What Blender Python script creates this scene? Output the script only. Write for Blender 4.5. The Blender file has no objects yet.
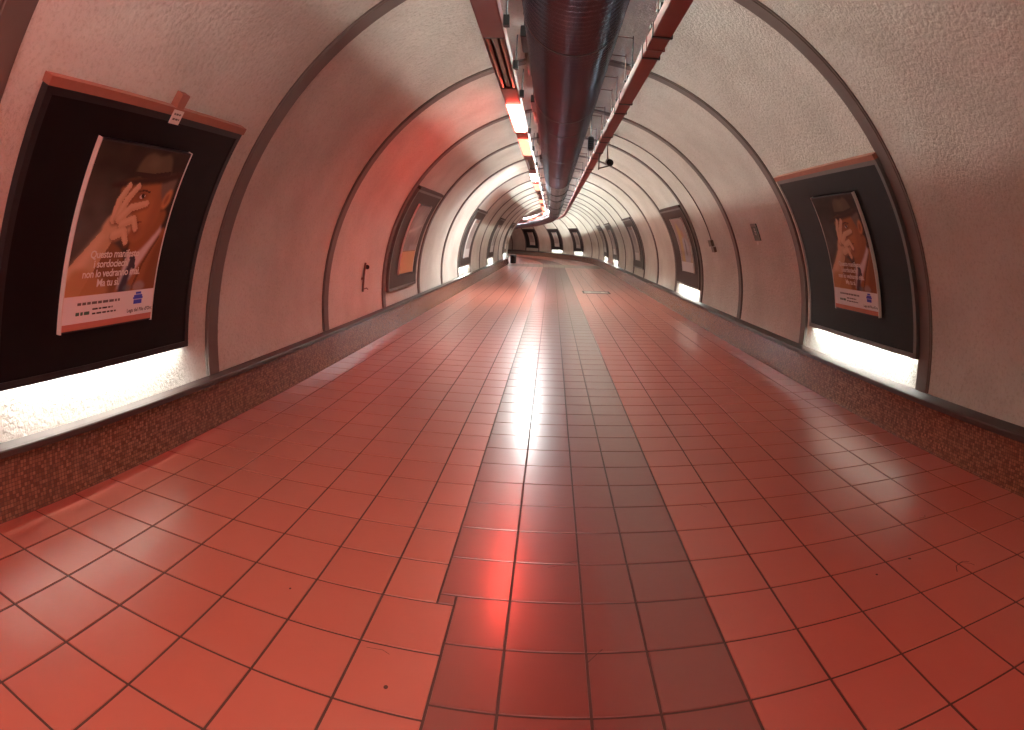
import bpy, bmesh, math, random
import numpy as np
from mathutils import Vector, Matrix

random.seed(7)
C = bpy.context.scene.collection
PI = math.pi

# ------------------------------------------------------------------ tunnel geometry
CX, CZ, RW = 0.185, 0.713, 2.715          # vault circle
S0, RB = 33.0, 38.0                       # the bend starts at S0, centre line radius RB
SA, SB = -7.2, 70.0
RIB0, RIBP = 3.90, 2.42
TILE = 0.30
FL, FR = -2.425, 2.745                    # floor edges


def path(s, x, z):
    """station s along the tunnel, x across, z up -> world"""
    if s <= S0:
        return Vector((x, s, z))
    t = (s - S0) / RB
    r = RB + (x - CX)
    return Vector((CX - RB + r * math.cos(t), S0 + r * math.sin(t), z))


def wp(side, s, el, off):
    """point of the vault: side -1 left, 1 right; el = elevation in degrees; off = distance inwards"""
    e = math.radians(el)
    r = RW - off
    return path(s, CX + side * r * math.cos(e), CZ + r * math.sin(e))


def sag(s):
    return -0.028 * max(0.0, s - S0)


# ------------------------------------------------------------------ materials
def new_mat(name):
    m = bpy.data.materials.new(name)
    m.use_nodes = True
    nt = m.node_tree
    b = nt.nodes['Principled BSDF']
    return m, nt, b


def N(nt, typ, **kw):
    n = nt.nodes.new(typ)
    for k, v in kw.items():
        if k in n.inputs.keys():
            n.inputs[k].default_value = v
        else:
            setattr(n, k, v)
    return n


def simple(name, col, rough=0.5, metal=0.0, spec=0.5, var=0.12, scale=30.0, bump=0.0):
    """a plain paint or metal with a slight procedural unevenness"""
    m, nt, b = new_mat(name)
    tc = N(nt, 'ShaderNodeTexCoord')
    no = N(nt, 'ShaderNodeTexNoise', Scale=scale, Detail=4.0)
    nt.links.new(tc.outputs['Object'], no.inputs['Vector'])
    mx = N(nt, 'ShaderNodeMix', data_type='RGBA')
    mx.inputs['A'].default_value = (*[c * (1 - var) for c in col], 1)
    mx.inputs['B'].default_value = (*[min(1, c * (1 + var)) for c in col], 1)
    nt.links.new(no.outputs['Fac'], mx.inputs['Factor'])
    nt.links.new(mx.outputs['Result'], b.inputs['Base Color'])
    b.inputs['Roughness'].default_value = rough
    b.inputs['Metallic'].default_value = metal
    b.inputs['Specular IOR Level'].default_value = spec
    if bump:
        bp = N(nt, 'ShaderNodeBump', Strength=bump, Distance=0.01)
        nt.links.new(no.outputs['Fac'], bp.inputs['Height'])
        nt.links.new(bp.outputs['Normal'], b.inputs['Normal'])
    return m


def emit(name, col, strength):
    m, nt, b = new_mat(name)
    b.inputs['Base Color'].default_value = (0.8, 0.8, 0.8, 1)
    b.inputs['Emission Color'].default_value = (*col, 1)
    b.inputs['Emission Strength'].default_value = strength
    b.inputs['Roughness'].default_value = 0.4
    return m


def plaster():
    m, nt, b = new_mat('sprayed_plaster')
    tc = N(nt, 'ShaderNodeTexCoord')
    big = N(nt, 'ShaderNodeTexNoise', Scale=1.1, Detail=5.0, Roughness=0.6)
    fine = N(nt, 'ShaderNodeTexNoise', Scale=42.0, Detail=6.0, Roughness=0.7)
    spots = N(nt, 'ShaderNodeTexVoronoi', Scale=26.0)
    for n in (big, fine, spots):
        nt.links.new(tc.outputs['Object'], n.inputs['Vector'])
    r = N(nt, 'ShaderNodeValToRGB')
    r.color_ramp.elements[0].position = 0.32
    r.color_ramp.elements[0].color = (0.58, 0.54, 0.475, 1)
    r.color_ramp.elements[1].position = 0.68
    r.color_ramp.elements[1].color = (0.73, 0.70, 0.63, 1)
    nt.links.new(big.outputs['Fac'], r.inputs['Fac'])
    r2 = N(nt, 'ShaderNodeValToRGB')
    r2.color_ramp.elements[0].position = 0.34
    r2.color_ramp.elements[0].color = (0.84, 0.81, 0.78, 1)
    r2.color_ramp.elements[1].position = 0.50
    r2.color_ramp.elements[1].color = (1, 1, 1, 1)
    nt.links.new(fine.outputs['Fac'], r2.inputs['Fac'])
    mx = N(nt, 'ShaderNodeMix', data_type='RGBA', blend_type='MULTIPLY')
    mx.inputs['Factor'].default_value = 1.0
    nt.links.new(r.outputs['Color'], mx.inputs['A'])
    nt.links.new(r2.outputs['Color'], mx.inputs['B'])
    nt.links.new(mx.outputs['Result'], b.inputs['Base Color'])
    b.inputs['Roughness'].default_value = 0.62
    b.inputs['Specular IOR Level'].default_value = 0.35
    ad = N(nt, 'ShaderNodeMath', operation='MULTIPLY_ADD')
    nt.links.new(spots.outputs['Distance'], ad.inputs[0])
    ad.inputs[1].default_value = -0.35
    nt.links.new(fine.outputs['Fac'], ad.inputs[2])
    bp = N(nt, 'ShaderNodeBump', Strength=0.95, Distance=0.012)
    nt.links.new(ad.outputs[0], bp.inputs['Height'])
    nt.links.new(bp.outputs['Normal'], b.inputs['Normal'])
    return m


def tile_mat(name, c0, c1, rough, coat=0.45, coat_rough=0.28):
    m, nt, b = new_mat(name)
    at = N(nt, 'ShaderNodeAttribute', attribute_name='tint')
    tc = N(nt, 'ShaderNodeTexCoord')
    no = N(nt, 'ShaderNodeTexNoise', Scale=7.0, Detail=6.0, Roughness=0.65)
    nt.links.new(tc.outputs['Object'], no.inputs['Vector'])
    av = N(nt, 'ShaderNodeMath', operation='MULTIPLY_ADD')
    nt.links.new(no.outputs['Fac'], av.inputs[0])
    av.inputs[1].default_value = 0.55
    h = N(nt, 'ShaderNodeMath', operation='MULTIPLY')
    nt.links.new(at.outputs['Fac'], h.inputs[0])
    h.inputs[1].default_value = 0.45
    nt.links.new(h.outputs[0], av.inputs[2])
    mx = N(nt, 'ShaderNodeMix', data_type='RGBA')
    mx.inputs['A'].default_value = (*c0, 1)
    mx.inputs['B'].default_value = (*c1, 1)
    nt.links.new(av.outputs[0], mx.inputs['Factor'])
    nt.links.new(mx.outputs['Result'], b.inputs['Base Color'])
    ro = N(nt, 'ShaderNodeMapRange')
    ro.inputs['From Min'].default_value = 0.3
    ro.inputs['From Max'].default_value = 0.7
    ro.inputs['To Min'].default_value = rough - 0.015
    ro.inputs['To Max'].default_value = rough + 0.02
    nt.links.new(no.outputs['Fac'], ro.inputs['Value'])
    nt.links.new(ro.outputs['Result'], b.inputs['Roughness'])
    b.inputs['Specular IOR Level'].default_value = 0.8
    b.inputs['Coat Weight'].default_value = coat
    b.inputs['Coat Roughness'].default_value = coat_rough
    fine = N(nt, 'ShaderNodeTexNoise', Scale=14.0, Detail=2.0)
    nt.links.new(tc.outputs['Object'], fine.inputs['Vector'])
    bp = N(nt, 'ShaderNodeBump', Strength=0.10, Distance=0.006)
    nt.links.new(fine.outputs['Fac'], bp.inputs['Height'])
    nt.links.new(bp.outputs['Normal'], b.inputs['Normal'])
    return m


def mosaic():
    m, nt, b = new_mat('brown_mosaic')
    uv = N(nt, 'ShaderNodeUVMap')
    br = N(nt, 'ShaderNodeTexBrick', offset=0.0, squash=1.0)
    br.inputs['Scale'].default_value = 1.0
    br.inputs['Brick Width'].default_value = 0.021
    br.inputs['Row Height'].default_value = 0.021
    br.inputs['Mortar Size'].default_value = 0.0016
    br.inputs['Mortar Smooth'].default_value = 0.2
    br.inputs['Bias'].default_value = -0.1
    br.inputs['Color1'].default_value = (0.15, 0.062, 0.035, 1)
    br.inputs['Color2'].default_value = (0.34, 0.16, 0.09, 1)
    br.inputs['Mortar'].default_value = (0.10, 0.055, 0.04, 1)
    nt.links.new(uv.outputs['UV'], br.inputs['Vector'])
    no = N(nt, 'ShaderNodeTexNoise', Scale=5.0, Detail=3.0)
    nt.links.new(uv.outputs['UV'], no.inputs['Vector'])
    mx = N(nt, 'ShaderNodeMix', data_type='RGBA', blend_type='MULTIPLY')
    mx.inputs['Factor'].default_value = 0.6
    nt.links.new(br.outputs['Color'], mx.inputs['A'])
    nt.links.new(no.outputs['Color'], mx.inputs['B'])
    nt.links.new(br.outputs['Color'], b.inputs['Base Color'])
    b.inputs['Roughness'].default_value = 0.22
    bp = N(nt, 'ShaderNodeBump', Strength=0.5, Distance=0.002)
    inv = N(nt, 'ShaderNodeMath', operation='SUBTRACT')
    inv.inputs[0].default_value = 1.0
    nt.links.new(br.outputs['Fac'], inv.inputs[1])
    # every tessera sits a little crooked
    no2 = N(nt, 'ShaderNodeTexNoise', Scale=60.0, Detail=1.0)
    nt.links.new(uv.outputs['UV'], no2.inputs['Vector'])
    ad = N(nt, 'ShaderNodeMath', operation='ADD')
    nt.links.new(inv.outputs[0], ad.inputs[0])
    nt.links.new(no2.outputs['Fac'], ad.inputs[1])
    nt.links.new(ad.outputs[0], bp.inputs['Height'])
    nt.links.new(bp.outputs['Normal'], b.inputs['Normal'])
    return m


def paint_mat():
    m, nt, b = new_mat('printed_paper')
    at = N(nt, 'ShaderNodeAttribute', attribute_name='ink')
    nt.links.new(at.outputs['Color'], b.inputs['Base Color'])
    b.inputs['Roughness'].default_value = 0.5
    b.inputs['Specular IOR Level'].default_value = 0.2
    return m


M = {}
M['plaster'] = plaster()
M['tile'] = tile_mat('terracotta_tile', (0.39, 0.100, 0.064), (0.45, 0.128, 0.086), 0.34)
M['tile_dark'] = tile_mat('dark_red_tile', (0.18, 0.038, 0.026), (0.215, 0.05, 0.036), 0.305, 0.55, 0.17)
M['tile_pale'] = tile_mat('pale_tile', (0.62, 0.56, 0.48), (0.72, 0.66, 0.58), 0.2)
M['grout'] = simple('dark_grout', (0.075, 0.04, 0.034), 0.55, spec=0.3)
M['mosaic'] = mosaic()
M['stone'] = simple('dark_brown_stone', (0.05, 0.032, 0.028), 0.45, var=0.2, scale=12)
M['rib'] = simple('brown_rib_metal', (0.15, 0.118, 0.102), 0.45, metal=0.15, var=0.12, scale=5)
M['black'] = simple('black_board', (0.008, 0.007, 0.008), 0.4, spec=0.12, var=0.3, scale=6)
M['black2'] = simple('slate_black_board', (0.012, 0.014, 0.014), 0.4, spec=0.14, var=0.3, scale=6)
M['brownboard'] = simple('dark_brown_board', (0.06, 0.042, 0.036), 0.45, spec=0.2, var=0.2, scale=6)
M['frame'] = simple('dark_frame_metal', (0.030, 0.032, 0.036), 0.3, metal=0.4)
M['frame_grey'] = simple('grey_frame_metal', (0.16, 0.16, 0.15), 0.35, metal=0.5)
M['terracotta'] = simple('terracotta_paint', (0.34, 0.13, 0.085), 0.6)
M['red'] = simple('red_enamel', (0.24, 0.03, 0.024), 0.35, var=0.15, scale=9)
M['redbeam'] = simple('red_oxide_paint', (0.26, 0.05, 0.038), 0.5, var=0.15, scale=9)
M['duct'] = simple('galvanised_steel', (0.20, 0.29, 0.40), 0.26, metal=0.9, var=0.22, scale=3)
M['dark'] = simple('dark_iron', (0.022, 0.020, 0.020), 0.45, metal=0.3)
M['tube_off'] = simple('white_glass', (0.90, 0.82, 0.72), 0.25)
M['reflector'] = simple('dull_reflector', (0.16, 0.13, 0.09), 0.35, metal=0.5)
M['steel'] = simple('brushed_steel', (0.42, 0.40, 0.38), 0.35, metal=0.8)
M['white'] = simple('white_plastic', (0.78, 0.75, 0.70), 0.45, var=0.04)
M['ink'] = paint_mat()
M['text_white'] = simple('white_ink', (0.86, 0.82, 0.76), 0.5, var=0.03)
M['text_black'] = simple('black_ink', (0.03, 0.03, 0.03), 0.5)
M['text_green'] = simple('green_ink', (0.05, 0.16, 0.10), 0.5)
M['blue'] = simple('blue_ink', (0.045, 0.07, 0.42), 0.5)
M['green'] = simple('dark_green_plate', (0.012, 0.045, 0.032), 0.35)
M['copper'] = simple('brown_pipe', (0.16, 0.075, 0.05), 0.45)
M['lamp_red'] = emit('red_lamp', (1.0, 0.062, 0.042), 21.0)
M['lamp_orange'] = emit('orange_lamp', (1.0, 0.11, 0.065), 2.8)
M['lamp_bright'] = emit('added_fill_lamp', (1.0, 0.96, 0.90), 64.0)  # unseen white lamp added behind the viewer as neutral fill
M['lamp_white'] = emit('white_lamp', (0.96, 1.0, 0.97), 85.0)
M['fill_near'] = emit('added_fill_near', (0.97, 0.98, 0.88), 15.0)  # glow of the fill lights added on top of the duct
M['fill_far'] = emit('added_fill_far', (0.97, 0.99, 0.90), 25.0)
M['fill_end'] = emit('added_fill_end', (0.97, 1.0, 0.92), 60.0)
M['tube_on'] = emit('lit_tube', (0.93, 1.0, 0.94), 125.0)


# ------------------------------------------------------------------ mesh helpers
def link(name, me, parent=None, mats=()):
    o = bpy.data.objects.new(name, me)
    C.objects.link(o)
    for m in mats:
        me.materials.append(m)
    if parent:
        o.parent = parent
    return o


def obj(name, bm, mat, parent=None, smooth=False, flip=False):
    bmesh.ops.recalc_face_normals(bm, faces=bm.faces)
    me = bpy.data.meshes.new(name)
    bm.to_mesh(me)
    bm.free()
    if smooth:
        for p in me.polygons:
            p.use_smooth = True
    o = link(name, me, None, mat if isinstance(mat, (list, tuple)) else [mat])
    if parent:
        o.parent = parent
        o.matrix_parent_inverse = Matrix.Translation(-parent.location)
    return o


def tag(o, label=None, cat=None, group=None, kind=None):
    if label: o['label'] = label
    if cat: o['category'] = cat
    if group: o['group'] = group
    if kind: o['kind'] = kind
    return o


def thing(name, loc, label, cat, group=None):
    e = bpy.data.objects.new(name, None)
    e.empty_display_size = 0.1
    C.objects.link(e)
    e.location = loc
    return tag(e, label, cat, group)


def stations(a, b, step):
    n = max(1, int(math.ceil((b - a) / step - 1e-6)))
    return [a + (b - a) * i / n for i in range(n + 1)]


def add_sweep(bm, prof, ss, closed=True, caps=True, dz=None, uv=None, mi=0):
    """prof: list of (x,z); swept along the stations ss"""
    rows = []
    for s in ss:
        d = dz(s) if dz else 0.0
        rows.append([bm.verts.new(path(s, x, z + d)) for x, z in prof])
    n = len(prof)
    lens = [0]
    for i in range(1, n):
        lens.append(lens[-1] + math.dist(prof[i], prof[i - 1]))
    rng = range(n if closed else n - 1)
    for i in range(len(ss) - 1):
        for j in rng:
            k = (j + 1) % n
            f = bm.faces.new((rows[i][j], rows[i][k], rows[i + 1][k], rows[i + 1][j]))
            f.material_index = mi
            if uv:
                for lp, (si, li) in zip(f.loops, ((ss[i], j), (ss[i], k), (ss[i + 1], k), (ss[i + 1], j))):
                    lp[uv].uv = (si, lens[li])
    if closed and caps:
        bm.faces.new(rows[0][::-1])
        bm.faces.new(rows[-1])
    return rows


def add_arc_box(bm, side, s0, s1, e0, e1, o0, o1, ns=1, ne=12):
    if s1 > S0 and s1 - s0 > .3:
        ns = 8
    g = {}
    for i in range(ns + 1):
        s = s0 + (s1 - s0) * i / ns
        for j in range(ne + 1):
            e = e0 + (e1 - e0) * j / ne
            for k, o in enumerate((o0, o1)):
                g[i, j, k] = bm.verts.new(wp(side, s, e, o))
    for i in range(ns):
        for j in range(ne):
            for k in (0, 1):
                bm.faces.new((g[i, j, k], g[i + 1, j, k], g[i + 1, j + 1, k], g[i, j + 1, k]))
    for i in range(ns):
        for j in (0, ne):
            bm.faces.new((g[i, j, 0], g[i + 1, j, 0], g[i + 1, j, 1], g[i, j, 1]))
    for j in range(ne):
        for i in (0, ns):
            bm.faces.new((g[i, j, 0], g[i, j + 1, 0], g[i, j + 1, 1], g[i, j, 1]))


def add_box(bm, c, sx, sy, sz, rot=None):
    m = Matrix.Translation(c)
    if rot is not None:
        m = m @ rot
    m = m @ Matrix.Diagonal((sx, sy, sz, 1))
    return bmesh.ops.create_cube(bm, size=1.0, matrix=m)['verts']


def add_tube(bm, pts, r, seg=8, caps=True):
    pts = [Vector(p) for p in pts]
    rows = []
    up = None
    for i, p in enumerate(pts):
        if i == 0: t = pts[1] - p
        elif i == len(pts) - 1: t = p - pts[i - 1]
        else: t = (pts[i + 1] - p).normalized() + (p - pts[i - 1]).normalized()
        t.normalize()
        if up is None:
            up = Vector((0, 0, 1)) if abs(t.z) < 0.9 else Vector((1, 0, 0))
        a = t.cross(up)
        if a.length < 1e-4:
            a = t.orthogonal()
        a.normalize()
        b = a.cross(t).normalized()
        up = b
        rr = r[i] if isinstance(r, (list, tuple)) else r
        rows.append([bm.verts.new(p + rr * (a * math.cos(2 * PI * k / seg) + b * math.sin(2 * PI * k / seg))) for k in range(seg)])
    for i in range(len(rows) - 1):
        for k in range(seg):
            k2 = (k + 1) % seg
            bm.faces.new((rows[i][k], rows[i][k2], rows[i + 1][k2], rows[i + 1][k]))
    if caps:
        bm.faces.new(rows[0][::-1])
        bm.faces.new(rows[-1])


def text_mesh(body, size, align='LEFT', spacing=1.0, shear=0.0):
    cu = bpy.data.curves.new('lettering', 'FONT')
    cu.body = body
    cu.size = size
    cu.align_x = align
    cu.space_character = spacing
    cu.shear = shear
    cu.resolution_u = 2
    cu.offset = size * .02
    o = bpy.data.objects.new('lettering', cu)
    C.objects.link(o)
    bpy.context.view_layer.update()
    me = bpy.data.meshes.new_from_object(o.evaluated_get(bpy.context.evaluated_depsgraph_get()))
    vs = [(v.co.x, v.co.y) for v in me.vertices]
    fs = [tuple(p.vertices) for p in me.polygons]
    bpy.data.objects.remove(o)
    bpy.data.curves.remove(cu)
    bpy.data.meshes.remove(me)
    return vs, fs


# ------------------------------------------------------------------ the setting
SS = stations(SA, S0, 1.0) + stations(S0, SB, 0.5)[1:]


def vault(name, e0, e1, n, label):
    bm = bmesh.new()
    prof = []
    for i in range(n + 1):
        a = math.radians(e0 + (e1 - e0) * i / n)
        prof.append((CX + RW * math.cos(a), CZ + RW * math.sin(a)))
    out = [(CX + (x - CX) * 1.06, CZ + (z - CZ) * 1.06) for x, z in prof][::-1]
    add_sweep(bm, prof + out, SS, closed=True)
    o = obj(name, bm, M['plaster'])
    for p in o.data.polygons:
        p.use_smooth = True
    o.data.set_sharp_from_angle(angle=math.radians(40))
    return tag(o, label, name.split('_')[0], kind='structure')


FOOT = math.degrees(math.asin((0.36 - CZ) / RW))
vault('wall_right', FOOT - 4, 58, 26, 'curved plastered tunnel wall on the right with display panels')
vault('ceiling', 58, 122, 26, 'curved plastered tunnel ceiling above the duct')
vault('wall_left', 122, 180 - FOOT + 4, 26, 'curved plastered tunnel wall on the left with display panels')

# floor: tiles laid over a grout bed, the dark band a little left of the middle
bm = bmesh.new()
tint = bm.faces.layers.float.new('tint')
U0 = 6.17 * TILE
JL = [-1.41 - 0.77 - k for k in range(0, 6)]                      # left field joints (in tiles)
left_cols = [(FL / TILE, JL[5])] + [(JL[k], JL[k - 1]) for k in range(5, 0, -1)] + [(JL[0], -1.41)]
band_cols = [(-1.41, -0.42), (-0.42, 0.58), (0.58, 1.33), (1.33, 2.33)]
right_cols = [(2.33 + k, 3.33 + k) for k in range(6)] + [(8.33, FR / TILE)]
g = 0.0048
gb = bm.verts


def tile(x0, x1, s0, s1, mi):
    x0, x1 = x0 * TILE + g, x1 * TILE - g
    s0, s1 = s0 + g, s1 - g
    if x1 - x0 < 0.02 or s1 - s0 < .02:
        return
    b = 0.0014
    top = [path(s0 + b, x0 + b, 0), path(s0 + b, x1 - b, 0), path(s1 - b, x1 - b, 0), path(s1 - b, x0 + b, 0)]
    low = [path(s0, x0, -.003), path(s0, x1, -.003), path(s1, x1, -.003), path(s1, x0, -.003)]
    t = [bm.verts.new(v) for v in top]
    l = [bm.verts.new(v) for v in low]
    f = bm.faces.new(t)
    rnd = random.random()
    f[tint] = rnd
    f.material_index = mi
    for i in range(4):
        q = bm.faces.new((l[i], l[(i + 1) % 4], t[(i + 1) % 4], t[i]))
        q.material_index = mi
        q[tint] = rnd


nr0 = int((SA - U0) / TILE)
nr1 = int((62 - U0) / TILE)
for n in range(nr0, nr1):
    sl = U0 - 0.225 * TILE + n * TILE
    sr = U0 + n * TILE
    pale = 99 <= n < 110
    for (a, b) in left_cols:
        if n <= 1 and b == -1.41:
            b = -1.17
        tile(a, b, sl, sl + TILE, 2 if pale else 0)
    for i, (a, b) in enumerate(band_cols):
        if i == 0 and sr < U0 + 1.6 * TILE:
            a = -1.17
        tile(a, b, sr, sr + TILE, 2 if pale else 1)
    for (a, b) in right_cols:
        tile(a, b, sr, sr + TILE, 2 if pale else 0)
tile(-1.41, -1.17, U0 - .225 * TILE + 2 * TILE, U0 + 2 * TILE, 1)
# grout bed below the tiles
rows = add_sweep(bm, [(FL - .15, -.0034), (FR + .15, -.0034), (FR + .15, -.12), (FL - .15, -.12)], SS, mi=3)
me = bpy.data.meshes.new('floor')
bm.to_mesh(me)
bm.free()
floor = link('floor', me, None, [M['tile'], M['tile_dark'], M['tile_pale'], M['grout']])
tag(floor, 'terracotta tiled floor with a darker red band down the middle', 'floor', kind='structure')

# kerb: mosaic cove and a dark stone ledge on it
for side, edge, name in ((-1, FL, 'left'), (1, FR, 'right')):
    wx = CX + side * math.sqrt(RW ** 2 - (0.36 - CZ) ** 2)
    bm = bmesh.new()
    uv = bm.loops.layers.uv.new('UVMap')
    dip = 0.028
    pr = [(edge, -0.01), (edge + side * 0.012, 0.012)]
    for i in range(8):
        t = i / 7
        pr.append((edge + side * (0.014 + dip * math.sin(t * PI * 0.62)), 0.02 + 0.31 * t))
    pr += [(edge + side * 0.045, 0.335), (edge + side * 0.2, 0.335), (edge + side * 0.2, -0.01)]
    add_sweep(bm, pr, SS, closed=True, uv=uv)
    o = obj('baseboard_' + name, bm, M['mosaic'], smooth=True)
    o.data.set_sharp_from_angle(angle=math.radians(35))
    tag(o, 'brown mosaic kerb along the foot of the %s wall' % name, 'kerb', kind='structure')
    bm = bmesh.new()
    f0 = edge + side * 0.004
    pr = [(f0, 0.333), (f0 - side * .004, 0.340), (f0 - side * .004, 0.368), (f0, 0.375), (f0 + side * 0.02, 0.379), (wx + side * .05, 0.388), (wx + side * .05, 0.333)]
    add_sweep(bm, pr, SS, closed=True)
    o = obj('trim_1' if side < 0 else 'trim_2', bm, M['stone'])
    tag(o, 'dark stone ledge on top of the %s mosaic kerb' % name, 'ledge', kind='structure')

# ribs
ordw = ['first', 'second', 'third', 'fourth', 'fifth', 'sixth', 'seventh', 'eighth', 'ninth', 'tenth', 'eleventh', 'twelfth', 'thirteenth',
        'fourteenth', 'fifteenth', 'sixteenth', 'seventeenth', 'eighteenth', 'nineteenth', 'twentieth', 'twenty-first', 'twenty-second', 'twenty-third', 'twenty-fourth', 'twenty-fifth']
for k in range(-1, 22):
    s = RIB0 + RIBP * k
    bm = bmesh.new()
    e0, e1 = FOOT + 0.6, 180 - FOOT - 0.6
    n = 72
    g4 = []
    for i in range(n + 1):
        e = e0 + (e1 - e0) * i / n
        # a band with a shallow rebate on both edges
        pr = [(s + .0, -.004), (s + .0, .012), (s + .012, .012), (s + .016, .020), (s + .150, .020), (s + .154, .012), (s + .17, .012), (s + .17, -.004)]
        g4.append([bm.verts.new(wp(1, a, e, o)) for a, o in pr])
    for i in range(n):
        for j in range(7):
            bm.faces.new((g4[i][j], g4[i][j + 1], g4[i + 1][j + 1], g4[i + 1][j]))
    o = obj('trim_%d' % (k + 4), bm, M['rib'])
    tag(o, 'brown metal rib band across the vault, %s of the row from the near end' % ordw[k + 1], 'rib', 'ribs of the tunnel vault', 'structure')


# ------------------------------------------------------------------ posters
def raster(nu, nv):
    """painter on a nu x nv grid, (u right, t down) in 0..1"""
    u = (np.arange(nu) + .5) / nu
    t = (np.arange(nv) + .5) / nv
    U, T = np.meshgrid(u, t)
    img = np.zeros((nv, nu, 3))
    return U, T, img


def blur(m, k):
    k = k // 2
    for _ in range(2):
        if k > 0:
            p = np.pad(m, k, mode='edge')
            c = np.cumsum(np.pad(p, ((1, 0), (0, 0))), 0)
            p = (c[2 * k + 1:] - c[:-2 * k - 1]) / (2 * k + 1)
            c = np.cumsum(np.pad(p, ((0, 0), (1, 0))), 1)
            m = (c[:, 2 * k + 1:] - c[:, :-2 * k - 1]) / (2 * k + 1)
    return m


def spline(pts, n=8):
    """closed Catmull-Rom through pts"""
    P = np.array(pts, float)
    out = []
    L = len(P)
    for i in range(L):
        p0, p1, p2, p3 = P[i - 1], P[i], P[(i + 1) % L], P[(i + 2) % L]
        for j in range(n):
            t = j / n
            out.append(.5 * ((2 * p1) + (p2 - p0) * t + (2 * p0 - 5 * p1 + 4 * p2 - p3) * t * t + (3 * p1 - p0 - 3 * p2 + p3) * t ** 3))
    return np.array(out)


def inside(U, T, poly):
    r = np.zeros(U.shape, bool)
    x0, y0 = poly[-1]
    for x1, y1 in poly:
        if y1 != y0:
            c = ((y1 > T) != (y0 > T)) & (U < (x0 - x1) * (T - y1) / (y0 - y1) + x1)
            r ^= c
        x0, y0 = x1, y1
    return r.astype(float)


def lay(img, m, col, soft=0, k=1.0):
    m = blur(m, soft)[..., None] * k
    img[:] = img * (1 - m) + np.array(col) * m


def ell(U, T, cu, ct, ru, rt, rot=0):
    a = math.radians(rot)
    A = 1.38                                       # the sheet is taller than wide
    du, dt = (U - cu), (T - ct) * A
    x = du * math.cos(a) + dt * math.sin(a)
    y = -du * math.sin(a) + dt * math.cos(a)
    return ((x / ru) ** 2 + (y / rt) ** 2 < 1).astype(float)


def stroke(U, T, pts, w0, w1):
    A = 1.38
    m = np.zeros(U.shape)
    P = np.array(pts, float)
    n = len(P) - 1
    for i in range(n):
        a, b = P[i] * [1, A], P[i + 1] * [1, A]
        d = b - a
        h = np.clip(((U - a[0]) * d[0] + (T * A - a[1]) * d[1]) / (d @ d), 0, 1)
        dist = np.hypot(U - a[0] - h * d[0], T * A - a[1] - h * d[1])
        w = w0 + (w1 - w0) * (i + h) / n
        m = np.maximum(m, (dist < w).astype(float))
    return m


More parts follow.
